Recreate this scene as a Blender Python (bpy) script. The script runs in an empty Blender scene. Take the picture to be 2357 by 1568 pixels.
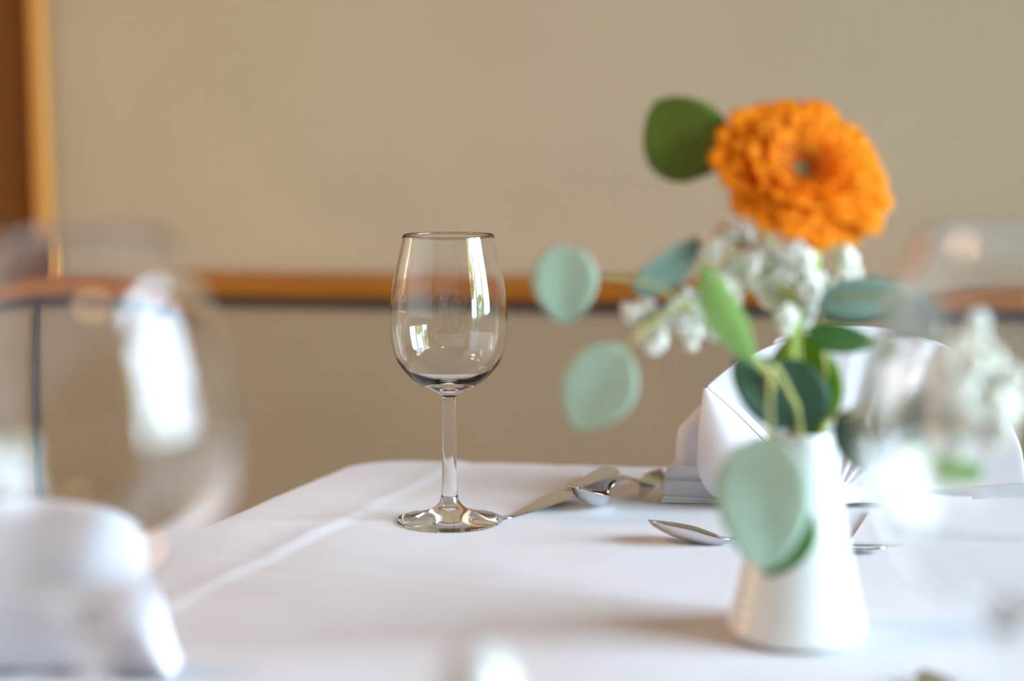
import bpy, bmesh, math, random
import numpy as np
from mathutils import Vector, Matrix, noise

# ------------------------------------------------------------------ camera, world, lights, exposure
SC = bpy.context.scene
COL = SC.collection
FPX, CX, CY = 3950.0, 1178.5, 784.0
PITCH = math.radians(7.06)
TZ = 0.75                        # table top (upper face of the cloth)
EYE = 0.2524                     # camera height above the table
CAMZ = TZ + EYE
cam_d = bpy.data.cameras.new('camera'); cam = bpy.data.objects.new('camera', cam_d); COL.objects.link(cam)
cam.location = (0, 0, CAMZ); cam.rotation_euler = (math.radians(90) - PITCH, 0, 0)
cam_d.sensor_width = 36.0; cam_d.lens = FPX / 2357 * 36.0
cam_d.clip_start = 0.02
cam_d.dof.use_dof = True; cam_d.dof.focus_distance = 1.095; cam_d.dof.aperture_fstop = 2.35
SC.camera = cam

world = bpy.data.worlds.new('overcast_sky'); SC.world = world; world.use_nodes = True
bg = world.node_tree.nodes['Background']
bg.inputs[0].default_value = (0.76, 0.935, 1.17, 1); bg.inputs[1].default_value = 17.0

TH = math.radians(-9.3)          # the room is turned a little against the camera
CT, ST = math.cos(TH), math.sin(TH)
def R(u, v, z): return Vector((u * CT - v * ST, u * ST + v * CT, z))
WALL_V = 1.93; WIN_U = 2.1
UL, UR, VB, ZC = -2.6, 2.1, -3.0, 2.85
WINS = [(-0.55, 1.50, 0.78, 2.5)]
WIN_BACK = (-0.9, 1.1, 0.9, 2.3)
def portal(name, loc, rot, sx, sy):
    l = bpy.data.lights.new(name, 'AREA'); l.shape = 'RECTANGLE'; l.size = sx; l.size_y = sy
    l.cycles.is_portal = True
    o = bpy.data.objects.new(name, l); COL.objects.link(o); o.matrix_world = Matrix.Translation(loc) @ rot; return o
for k, (v0, v1, z0, z1) in enumerate(WINS):
    rot = Matrix.Rotation(TH, 4, 'Z') @ Matrix.Rotation(math.radians(90), 4, 'Y')
    portal('window_portal', R(WIN_U + .13, (v0 + v1) / 2, (z0 + z1) / 2), rot, z1 - z0, v1 - v0)
SC.view_settings.view_transform = 'Standard'; SC.view_settings.look = 'None'
SC.view_settings.gamma = 1.0; SC.view_settings.use_curve_mapping = False
SC.view_settings.exposure = 0.97
c = SC.cycles
c.max_bounces = 14; c.diffuse_bounces = 6; c.glossy_bounces = 6; c.transmission_bounces = 14; c.transparent_max_bounces = 12
c.use_denoising = True; c.sample_clamp_indirect = 8.0; c.blur_glossy = 0.3

# ------------------------------------------------------------------ placing
FWD = Vector((0, math.cos(PITCH), -math.sin(PITCH))); UP = Vector((0, math.sin(PITCH), math.cos(PITCH))); RT = Vector((1, 0, 0))
def ray(px, py): return FWD + RT * ((px - CX) / FPX) - UP * ((py - CY) / FPX)
def P(px, py, Y):
    r = ray(px, py); return Vector((0, 0, CAMZ)) + r * (Y / r.y)
def T(px, py, h=0.0):
    r = ray(px, py); return Vector((0, 0, CAMZ)) + r * ((TZ + h - CAMZ) / r.z)

# ------------------------------------------------------------------ materials
def newmat(name):
    m = bpy.data.materials.new(name); m.use_nodes = True
    nt = m.node_tree; b = nt.nodes['Principled BSDF']; return m, nt, b
def N(nt, t, **kw):
    n = nt.nodes.new(t)
    for k, v in kw.items(): setattr(n, k, v)
    return n
def coords(nt, scale=1.0, rot=(0, 0, 0)):
    tc = N(nt, 'ShaderNodeTexCoord'); mp = N(nt, 'ShaderNodeMapping')
    nt.links.new(tc.outputs['Object'], mp.inputs[0])
    mp.inputs['Scale'].default_value = (scale,) * 3 if not isinstance(scale, tuple) else scale
    mp.inputs['Rotation'].default_value = rot
    return mp.outputs[0]
def ramp(nt, stops):
    r = N(nt, 'ShaderNodeValToRGB'); e = r.color_ramp.elements
    while len(e) < len(stops): e.new(0.5)
    for x, (p, col) in zip(e, stops): x.position = p; x.color = (*col, 1)
    return r
def simple(name, col, rough=.5, metal=0.0, nscale=0, namt=0.0, bump=0.0, bscale=100, coat=0.0, spec=.5, transl=None):
    m, nt, b = newmat(name)
    b.inputs['Base Color'].default_value = (*col, 1); b.inputs['Roughness'].default_value = rough
    b.inputs['Metallic'].default_value = metal; b.inputs['Specular IOR Level'].default_value = spec
    b.inputs['Coat Weight'].default_value = coat; b.inputs['Coat Roughness'].default_value = .08
    if nscale:
        n = N(nt, 'ShaderNodeTexNoise'); n.inputs['Scale'].default_value = nscale; n.inputs['Detail'].default_value = 4
        nt.links.new(coords(nt), n.inputs['Vector'])
        r = ramp(nt, [(.3, tuple(x * (1 - namt) for x in col)), (.7, tuple(min(1, x * (1 + namt)) for x in col))])
        nt.links.new(n.outputs[0], r.inputs[0]); nt.links.new(r.outputs[0], b.inputs['Base Color'])
    if bump:
        n2 = N(nt, 'ShaderNodeTexNoise'); n2.inputs['Scale'].default_value = bscale; n2.inputs['Detail'].default_value = 3
        nt.links.new(coords(nt), n2.inputs['Vector'])
        bp = N(nt, 'ShaderNodeBump'); bp.inputs['Strength'].default_value = bump; bp.inputs['Distance'].default_value = .002
        nt.links.new(n2.outputs[0], bp.inputs['Height']); nt.links.new(bp.outputs[0], b.inputs['Normal'])
    if transl:
        tr = N(nt, 'ShaderNodeBsdfTranslucent'); tr.inputs[0].default_value = (*transl[1], 1)
        mx = N(nt, 'ShaderNodeMixShader'); mx.inputs[0].default_value = transl[0]
        out = nt.nodes['Material Output']
        nt.links.new(b.outputs[0], mx.inputs[1]); nt.links.new(tr.outputs[0], mx.inputs[2]); nt.links.new(mx.outputs[0], out.inputs[0])
    return m
def wood(name, dark, light, scale=(6, 6, 60), rough=.35):
    m, nt, b = newmat(name)
    n = N(nt, 'ShaderNodeTexNoise'); n.inputs['Scale'].default_value = 1.5; n.inputs['Detail'].default_value = 6; n.inputs['Distortion'].default_value = .6
    nt.links.new(coords(nt, scale), n.inputs['Vector'])
    r = ramp(nt, [(.3, dark), (.7, light)])
    nt.links.new(n.outputs[0], r.inputs[0]); nt.links.new(r.outputs[0], b.inputs['Base Color'])
    b.inputs['Roughness'].default_value = rough
    return m
M = {}
M['plaster'] = simple('beige_plaster', (.475, .385, .265), .85, nscale=3, namt=.05, bump=.15, bscale=180)
M['cream'] = simple('cream_plaster', (.80, .74, .64), .85, nscale=3, namt=.04)
M['ceiling'] = wood('dark_wood_ceiling', (.05, .022, .008), (.09, .042, .016), (30, 2, 2), .5)
M['floor'] = wood('floor_oak', (.26, .15, .08), (.42, .26, .14), (12, 1.2, 12), .4)
M['rail'] = wood('orange_wood', (.30, .095, .004), (.42, .145, .008), (2, 30, 30), .38)
M['trim'] = wood('honey_wood', (.48, .21, .035), (.60, .29, .055), (30, 30, 2), .35)
M['panel'] = wood('dark_panel', (.125, .040, .0005), (.16, .056, .001), (22, 22, 2), .9)
M['winframe'] = wood('window_wood', (.35, .2, .1), (.45, .28, .15), (20, 20, 3), .4)
M['ceramic'] = simple('white_porcelain', (.68, .69, .66), .22, nscale=4, namt=.01, coat=.5)
M['steel'] = simple('polished_steel', (.70, .68, .66), .07, 1.0, nscale=30, namt=.02)
M['stemgreen'] = simple('stem_green', (.30, .42, .06), .5, nscale=60, namt=.15)
M['stemyellow'] = simple('stem_olive', (.42, .42, .12), .55, nscale=60, namt=.15)
M['black'] = simple('black_piping', (.035, .028, .028), .6, nscale=60, namt=.1)
M['lampmetal'] = simple('lamp_brass', (.5, .35, .15), .3, 1.0, nscale=10, namt=.05)
M['bark'] = simple('bark', (.12, .09, .06), .9, nscale=12, namt=.3)
M['treeleaf'] = simple('tree_leaf', (.16, .24, .03), .6, nscale=6, namt=.4, transl=(.4, (.5, .6, .05)))
M['ground'] = simple('garden_ground', (.16, .2, .1), .9, nscale=3, namt=.3)
def leafmat(name, col, tcol, f=.3):
    return simple(name, col, .42, nscale=45, namt=.10, transl=(f, tcol), spec=.4)
M['leaf_silver'] = leafmat('leaf_silver_green', (.50, .685, .55), (.46, .70, .48), .22)
M['leaf_green'] = leafmat('leaf_mid_green', (.10, .24, .06), (.16, .42, .05), .3)
M['leaf_bright'] = leafmat('leaf_bright_green', (.17, .32, .02), (.26, .5, .02), .35)
M['leaf_top'] = leafmat('leaf_olive_green', (.13, .20, .03), (.18, .30, .04), .3)
M['leaf_blue'] = leafmat('leaf_blue_green', (.21, .31, .25), (.2, .34, .22), .15)
M['leaf_dark'] = leafmat('leaf_dark_green', (.055, .13, .085), (.07, .2, .08), .12)
M['leaf_pale'] = leafmat('leaf_pale_green', (.46, .70, .32), (.5, .8, .3), .4)
M['blossom'] = simple('white_blossom', (.95, .95, .88), .7, nscale=150, namt=.01, transl=(.35, (.97, .97, .88)))
M['etch'] = simple('frosted_etching', (.62, .60, .56), .8, nscale=400, namt=.1)

# cloth: fine plain weave bump + faint soft creases
def clothmat(name, col, wave=.12):
    m, nt, b = newmat(name)
    b.inputs['Base Color'].default_value = (*col, 1); b.inputs['Roughness'].default_value = .75
    b.inputs['Sheen Weight'].default_value = .15
    cv = coords(nt)
    n = N(nt, 'ShaderNodeTexNoise'); n.inputs['Scale'].default_value = 7; n.inputs['Detail'].default_value = 3
    mp = N(nt, 'ShaderNodeMapping'); mp.inputs['Scale'].default_value = (1, 2.6, 1); mp.inputs['Rotation'].default_value = (0, 0, .35)
    nt.links.new(cv, mp.inputs[0]); nt.links.new(mp.outputs[0], n.inputs['Vector'])
    w = N(nt, 'ShaderNodeTexNoise'); w.inputs['Scale'].default_value = 1800
    nt.links.new(cv, w.inputs['Vector'])
    b1 = N(nt, 'ShaderNodeBump'); b1.inputs['Strength'].default_value = wave; b1.inputs['Distance'].default_value = .02
    nt.links.new(n.outputs[0], b1.inputs['Height'])
    b2 = N(nt, 'ShaderNodeBump'); b2.inputs['Strength'].default_value = .12; b2.inputs['Distance'].default_value = .0003
    nt.links.new(w.outputs[0], b2.inputs['Height']); nt.links.new(b1.outputs[0], b2.inputs['Normal'])
    nt.links.new(b2.outputs[0], b.inputs['Normal'])
    r = ramp(nt, [(.35, tuple(x * .985 for x in col)), (.65, col)])
    nt.links.new(n.outputs[0], r.inputs[0]); nt.links.new(r.outputs[0], b.inputs['Base Color'])
    return m
M['cloth'] = clothmat('white_damask', (.615, .612, .648), .10)
M['napkin'] = clothmat('white_napkin_cotton', (.64, .63, .66), .05)

def weavemat():
    m, nt, b = newmat('beige_woven_upholstery')
    # diagonal basket weave, 5.5 mm repeat, built in the wall's own frame
    tc = N(nt, 'ShaderNodeTexCoord'); sp = N(nt, 'ShaderNodeSeparateXYZ'); nt.links.new(tc.outputs['UV'], sp.inputs[0])
    def mth(op, a, b_=None):
        n = N(nt, 'ShaderNodeMath', operation=op)
        for i, x in enumerate([a, b_]):
            if x is None: continue
            if isinstance(x, (int, float)): n.inputs[i].default_value = x
            else: nt.links.new(x, n.inputs[i])
        return n.outputs[0]
    k = 2 * math.pi / .0062
    p = mth('MULTIPLY', sp.outputs[0], k)
    q = mth('MULTIPLY', sp.outputs[1], k)
    s = mth('ADD', mth('MULTIPLY', mth('SINE', p), mth('SINE', q)), 0.0)
    s = mth('ADD', mth('MULTIPLY', s, .5), .5)
    n = N(nt, 'ShaderNodeTexNoise'); n.inputs['Scale'].default_value = 4; n.inputs['Detail'].default_value = 2
    nt.links.new(tc.outputs['UV'], n.inputs['Vector'])
    r = ramp(nt, [(.10, (.11, .07, .038)), (.5, (.42, .31, .197)), (.85, (.62, .48, .32))])
    nt.links.new(s, r.inputs[0])
    mx = N(nt, 'ShaderNodeMix', data_type='RGBA', blend_type='MULTIPLY'); mx.inputs[0].default_value = .25
    nt.links.new(r.outputs[0], mx.inputs[6]); nt.links.new(n.outputs[0], mx.inputs[7]); nt.links.new(mx.outputs[2], b.inputs['Base Color'])
    bp = N(nt, 'ShaderNodeBump'); bp.inputs['Strength'].default_value = .5; bp.inputs['Distance'].default_value = .001
    nt.links.new(s, bp.inputs['Height']); nt.links.new(bp.outputs[0], b.inputs['Normal'])
    b.inputs['Roughness'].default_value = .8
    return m
M['weave'] = weavemat()

def glassmat():
    m, nt, b = newmat('clear_glass')
    b.inputs['Base Color'].default_value = (.985, .995, .99, 1); b.inputs['Roughness'].default_value = 0.0
    b.inputs['IOR'].default_value = 1.5; b.inputs['Transmission Weight'].default_value = 1.0
    return m
M['glass'] = glassmat()
def panemat():
    m = bpy.data.materials.new('window_glass'); m.use_nodes = True; nt = m.node_tree; nt.nodes.clear()
    o = N(nt, 'ShaderNodeOutputMaterial'); t = N(nt, 'ShaderNodeBsdfTransparent'); g = N(nt, 'ShaderNodeBsdfGlossy')
    g.inputs['Roughness'].default_value = .02; t.inputs[0].default_value = (.96, .98, .97, 1)
    fr = N(nt, 'ShaderNodeFresnel'); fr.inputs[0].default_value = 1.45; mx = N(nt, 'ShaderNodeMixShader')
    nt.links.new(fr.outputs[0], mx.inputs[0]); nt.links.new(t.outputs[0], mx.inputs[1]); nt.links.new(g.outputs[0], mx.inputs[2])
    nt.links.new(mx.outputs[0], o.inputs[0]); return m
M['pane'] = panemat()
def petalmat():
    m, nt, b = newmat('orange_petal')
    tc = N(nt, 'ShaderNodeTexCoord'); sp = N(nt, 'ShaderNodeSeparateXYZ'); nt.links.new(tc.outputs['UV'], sp.inputs[0])
    r = ramp(nt, [(0.0, (.55, .05, .0)), (.35, (1.0, .145, .002)), (.7, (1.0, .28, .006)), (1.0, (1.0, .42, .018))])
    nt.links.new(sp.outputs[1], r.inputs[0])
    n = N(nt, 'ShaderNodeTexWave'); n.inputs['Scale'].default_value = 3.0; nt.links.new(tc.outputs['UV'], n.inputs['Vector'])
    mx = N(nt, 'ShaderNodeMix', data_type='RGBA', blend_type='MULTIPLY'); mx.inputs[0].default_value = .12
    nt.links.new(r.outputs[0], mx.inputs[6]); nt.links.new(n.outputs[0], mx.inputs[7])
    nt.links.new(mx.outputs[2], b.inputs['Base Color']); b.inputs['Roughness'].default_value = .6; b.inputs['Specular IOR Level'].default_value = .08
    tr = N(nt, 'ShaderNodeBsdfTranslucent'); nt.links.new(mx.outputs[2], tr.inputs[0])
    ms = N(nt, 'ShaderNodeMixShader'); ms.inputs[0].default_value = .48
    nt.links.new(b.outputs[0], ms.inputs[1]); nt.links.new(tr.outputs[0], ms.inputs[2]); nt.links.new(ms.outputs[0], nt.nodes['Material Output'].inputs[0])
    return m
M['petal'] = petalmat()
M['floret'] = simple('dark_floret', (.16, .10, .012), .7, nscale=300, namt=.4)
M['floret_gold'] = simple('golden_floret', (.62, .26, .012), .6, nscale=300, namt=.3)
ml, nt, b = newmat('lamp_bulb'); b.inputs['Emission Color'].default_value = (1, .68, .38, 1); b.inputs['Emission Strength'].default_value = 45; M['bulb'] = ml

# ------------------------------------------------------------------ object helpers
def tag(o, label=None, cat=None, group=None, kind=None):
    if label: o['label'] = label
    if cat: o['category'] = cat
    if group: o['group'] = group
    if kind: o['kind'] = kind
    return o
def mesh_obj(name, verts, faces, mat, parent=None, smooth=True, uvs=None):
    me = bpy.data.meshes.new(name); me.from_pydata([tuple(v) for v in verts], [], faces); me.update()
    if smooth: me.polygons.foreach_set('use_smooth', [True] * len(me.polygons))
    if uvs is not None:
        uv = me.uv_layers.new(name='UVMap'); li = np.empty(len(me.loops), dtype=np.int32); me.loops.foreach_get('vertex_index', li)
        uv.data.foreach_set('uv', np.asarray(uvs, dtype=np.float32)[li].ravel())
    me.materials.append(mat)
    o = bpy.data.objects.new(name, me); COL.objects.link(o)
    if parent: attach(o, parent)
    return o
def attach(o, parent):
    o.parent = parent; o.matrix_parent_inverse = Matrix.Identity(4)
def empty(name, loc, label, cat, group=None, rot=0):
    o = bpy.data.objects.new(name, None); COL.objects.link(o); o.location = loc; o.rotation_euler = (0, 0, rot)
    o.empty_display_size = .02
    return tag(o, label, cat, group)
def bm_obj(name, bm, mat, parent=None, smooth=False):
    bm.normal_update(); me = bpy.data.meshes.new(name); bm.to_mesh(me); bm.free()
    if smooth: me.polygons.foreach_set('use_smooth', [True] * len(me.polygons))
    me.materials.append(mat); o = bpy.data.objects.new(name, me); COL.objects.link(o)
    if parent: attach(o, parent)
    return o
def rbox(name, u0, u1, v0, v1, z0, z1, mat, parent=None, bev=0.0, room=True, off=Vector((0, 0, 0)), uv=False):
    bm = bmesh.new(); bmesh.ops.create_cube(bm, size=1)
    for w in bm.verts:
        w.co = Vector(((u0 + u1) / 2 + w.co.x * (u1 - u0), (v0 + v1) / 2 + w.co.y * (v1 - v0), (z0 + z1) / 2 + w.co.z * (z1 - z0)))
    if bev: bmesh.ops.bevel(bm, geom=list(bm.edges), offset=bev, segments=3, affect='EDGES', profile=.5)
    if uv:
        l = bm.loops.layers.uv.new('UVMap')
        for f in bm.faces:
            for lp in f.loops: lp[l].uv = (lp.vert.co.x, lp.vert.co.z)
    for w in bm.verts:
        if room: w.co = R(*w.co)
        w.co -= off
    return bm_obj(name, bm, mat, parent)
def lathe(prof, n=64, closed=False):
    V, F = [], []
    m = len(prof)
    for r, z in prof:
        for k in range(n):
            a = 2 * math.pi * k / n; V.append((r * math.cos(a), r * math.sin(a), z))
    last = m if closed else m - 1
    for i in range(last):
        for k in range(n):
            a, b_ = i * n + k, i * n + (k + 1) % n
            c_, d = ((i + 1) % m) * n + (k + 1) % n, ((i + 1) % m) * n + k
            F.append((a, b_, c_, d))
    return V, F
def catmull(pts, n):
    pts = [Vector(p) for p in pts]
    P_ = [pts[0] * 2 - pts[1]] + pts + [pts[-1] * 2 - pts[-2]]
    out = []; seg = len(pts) - 1
    for i in range(n):
        t = i / (n - 1) * seg; k = min(int(t), seg - 1); f = t - k
        a, b_, c_, d = P_[k:k + 4]
        out.append(.5 * ((2 * b_) + (c_ - a) * f + (2 * a - 5 * b_ + 4 * c_ - d) * f * f + (3 * b_ - a - 3 * c_ + d) * f ** 3))
    return out
def tube(name, pts, r0, r1, mat, parent=None, n=20, seg=10, off=Vector((0, 0, 0))):
    c_ = catmull(pts, n); V, F = [], []
    up = Vector((.3, .2, .93)).normalized()
    for i, p in enumerate(c_):
        t = (c_[min(i + 1, n - 1)] - c_[max(i - 1, 0)]).normalized()
        x = t.cross(up).normalized() if abs(t.dot(up)) < .98 else t.cross(Vector((1, 0, 0))).normalized()
        y = t.cross(x); r = r0 + (r1 - r0) * i / (n - 1)
        for k in range(seg):
            a = 2 * math.pi * k / seg; V.append(p + x * r * math.cos(a) + y * r * math.sin(a) - off)
    for i in range(n - 1):
        for k in range(seg):
            F.append((i * seg + k, i * seg + (k + 1) % seg, (i + 1) * seg + (k + 1) % seg, (i + 1) * seg + k))
    F.append(tuple(range(seg))[::-1]); F.append(tuple(range((n - 1) * seg, n * seg)))
    return mesh_obj(name, V, F, mat, parent)

# ------------------------------------------------------------------ the room
def struct(o): o['kind'] = 'structure'; return o
struct(rbox('floor', UL - .1, UR + .1, VB - .1, WALL_V + .1, -.1, 0, M['floor']))
struct(rbox('ceiling', UL - .1, UR + .1, VB - .1, WALL_V + .1, ZC, ZC + .1, M['ceiling']))
struct(rbox('wall_back', UL - .1, UR + .1, WALL_V, WALL_V + .1, 0, ZC, M['plaster']))
struct(rbox('wall_left', UL - .1, UL, VB, WALL_V, 0, ZC, M['cream']))
struct(rbox('wall_front', UL - .1, UR + .1, VB - .1, VB, 0, ZC, M['cream']))
# right wall with the window opening: one mesh of four blocks
v0, v1, z0, z1 = WINS[0]
bm = bmesh.new()
for (a, b_, c_, d) in [(VB, v0, 0, ZC), (v1, WALL_V, 0, ZC), (v0, v1, 0, z0), (v0, v1, z1, ZC)]:
    r = bmesh.ops.create_cube(bm, size=1)
    for w in r['verts']: w.co = R(UR + .1 + w.co.x * .2, (a + b_) / 2 + w.co.y * (b_ - a), (c_ + d) / 2 + w.co.z * (d - c_))
struct(bm_obj('wall_right', bm, M['plaster']))
bm = bmesh.new(); f = .05
blocks = [(v0, v0 + f, z0, z1), (v1 - f, v1, z0, z1), (v0, v1, z0, z0 + f), (v0, v1, z1 - f, z1)]
for t in (.333, .667): blocks.append((v0 + (v1 - v0) * t - .04, v0 + (v1 - v0) * t + .04, z0, z1))
for (a, b_, c_, d) in blocks:
    r = bmesh.ops.create_cube(bm, size=1)
    for w in r['verts']: w.co = R(UR + .08 + w.co.x * .06, (a + b_) / 2 + w.co.y * (b_ - a), (c_ + d) / 2 + w.co.z * (d - c_))
win = struct(bm_obj('window_1', bm, M['winframe']))
zb = z0 + (z1 - z0) * .76
for i in range(3):
    a = v0 + (v1 - v0) * i / 3 + .04; b_ = v0 + (v1 - v0) * (i + 1) / 3 - .04
    rbox('glazing_bar', UR + .07, UR + .09, a, b_, zb - .07, zb + .07, M['winframe'], win)
    rbox('pane', UR + .078, UR + .082, a, b_, z0 + f, z1 - f, M['pane'], win)
rbox('window_sill', UR - .12, UR + .04, v0 - .05, v1 + .05, z0 - .04, z0 - .002, M['winframe'], win, bev=.006)

# bench rail height and the wooden boards on the back wall, from the photograph
def hit_v(px, py, v):            # the ray's point on the plane v = const
    r = ray(px, py); n = Vector((-ST, CT, 0)); t = v / r.dot(n); return Vector((0, 0, CAMZ)) + r * t
def u_of(p): return p.x * CT + p.y * ST
p_rt = hit_v(900, 638, 1.86); p_rb = hit_v(900, 686, 1.86)
ZRT, ZRB = p_rt.z, p_rb.z
utl = u_of(hit_v(70, 300, WALL_V - .02)); utr = u_of(hit_v(108, 300, WALL_V - .02))
struct(rbox('trim_1', utl, utr, WALL_V - .022, WALL_V, ZRT - .02, ZC, M['trim'], bev=.003))
pan = rbox('trim_2', utl - .75, utl, WALL_V - .012, WALL_V, ZRT - .02, ZC, M['panel']); struct(pan)

# bench: seat, upholstered back panels, piping, wooden top rail
bo = R(-.2, 1.8, 0)
bench = empty('banquette_bench', bo, 'long beige woven upholstered bench with dark piping and orange wooden top rail along the wall', 'bench')
useam = u_of(hit_v(58, 850, 1.835))
useam2 = useam + 1.9; useam0 = useam - .9
for a, b_ in [(useam0, useam), (useam, useam2), (useam2, UR - .05)]:
    rbox('back_cushion', a + .0015, b_ - .0015, 1.835, WALL_V - .002, .44, ZRB - .003, M['weave'], bench, bev=.006, off=bo, uv=True)
rbox('top_rail', UL + .02, UR - .02, 1.842, WALL_V - .002, ZRB, ZRT, M['rail'], bench, bev=.004, off=bo)
rbox('seat', UL + .02, UR - .02, 1.36, 1.834, .34, .46, M['weave'], bench, bev=.02, off=bo, uv=True)
rbox('plinth', UL + .02, UR - .02, 1.42, WALL_V - .002, .0, .338, M['rail'], bench, off=bo)
for uu in (useam, useam2):
    tube('piping', [R(uu, 1.834, .47), R(uu, 1.832, .6), R(uu, 1.834, ZRB - .006)], .0042, .0042, M['black'], bench, off=bo)
tube('piping', [R(useam0, 1.833, ZRB - .005), R(0, 1.833, ZRB - .005), R(UR - .1, 1.833, ZRB - .005)], .0046, .0046, M['black'], bench, n=30, off=bo)

# wall lamp on the left wall beyond the frame (its warm glow reaches the napkin and the vase)
lp = R(UL + .16, 1.25, 1.32)
lamp = empty('wall_lamp', lp, 'small brass wall lamp with three warm bulbs on the left wall', 'lamp')
rbox('arm', UL + .001, UL + .14, 1.235, 1.265, 1.30, 1.33, M['lampmetal'], lamp, bev=.004, off=lp)
V, F = lathe([(0.001, -.03), (.02, -.028), (.03, -.01), (.032, .01), (.02, .028), (0.001, .03)], 24)
for dz in (-.09, 0, .09):
    o = mesh_obj('bulb', [(x, y, z + dz) for x, y, z in V], F, M['bulb'], lamp)
for (loc, e, col, sz) in [(R(-1.5, .5, 2.35), 11.5, (1, .58, .34), .35), (R(.9, -1.2, 2.35), 5.0, (1, .66, .40), .35)]:  # added warm fill lights without fixtures, to warm the shaded sides
    l = bpy.data.lights.new('warm_fill_light', 'AREA'); l.shape = 'DISK'; l.size = sz; l.energy = e; l.color = col
    o = bpy.data.objects.new('warm_fill_light', l); COL.objects.link(o); o.location = loc

# garden behind the window, only mirrored in the glassware
def garden():
    struct(rbox('garden_ground', UR + .3, UR + 14, -14, 10, -.3, -.25, M['ground']))
    rnd = random.Random(4)
    for (u, v, h, rad, lab) in [(5.2, -2.5, 3.6, 1.25, 'leafy green tree outside the window, the one nearer the rear of the room'),
                                (7.8, -.9, 1.6, 1.3, 'low round green shrub tree outside the middle of the window')]:
        base = R(u, v, -.25); t = empty('garden_tree', base, lab, 'tree')
        tube('trunk', [(0, 0, 0), (.05, 0, h * .4), (0, .05, h * .8)], .14, .06, M['bark'], t)
        V, F = [], []
        for k in range(1400):
            d = Vector((rnd.gauss(0, 1), rnd.gauss(0, 1), rnd.gauss(0, 1))).normalized() * rad * rnd.uniform(.5, 1)
            cpt = Vector((0, 0, h * .75)) + d; a = Vector((rnd.gauss(0, 1), rnd.gauss(0, 1), rnd.gauss(0, 1))).normalized() * .12
            b_ = a.cross(Vector((rnd.random(), rnd.random(), 1))).normalized() * .07
            i = len(V); V += [cpt - a, cpt + b_, cpt + a, cpt - b_]; F.append((i, i + 1, i + 2, i + 3))
        tag(mesh_obj('foliage', V, F, M['treeleaf'], t, smooth=False), kind='stuff')
garden()

# ------------------------------------------------------------------ table and cloth
pL1, pL2 = T(800, 1070), T(480, 1205)
pF1, pF2 = T(900, 1058.5), T(1530, 1077)
def meet(a, b_, c_, d):
    x1, y1, x2, y2, x3, y3, x4, y4 = a.x, a.y, b_.x, b_.y, c_.x, c_.y, d.x, d.y
    den = (x1 - x2) * (y3 - y4) - (y1 - y2) * (x3 - x4)
    return Vector((((x1 * y2 - y1 * x2) * (x3 - x4) - (x1 - x2) * (x3 * y4 - y3 * x4)) / den,
                   ((x1 * y2 - y1 * x2) * (y3 - y4) - (y1 - y2) * (x3 * y4 - y3 * x4)) / den))
cFL = meet(pL1, pL2, pF1, pF2)
dl = (Vector((pL2.x, pL2.y)) - Vector((pL1.x, pL1.y))).normalized(); df = (Vector((pF2.x, pF2.y)) - Vector((pF1.x, pF1.y))).normalized()
cFL = cFL + Vector((.004, -.002))
cFR = cFL + df * .95; cNL = cFL + dl * .98; cNR = cFR + Vector((-.12, -.93))
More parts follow.
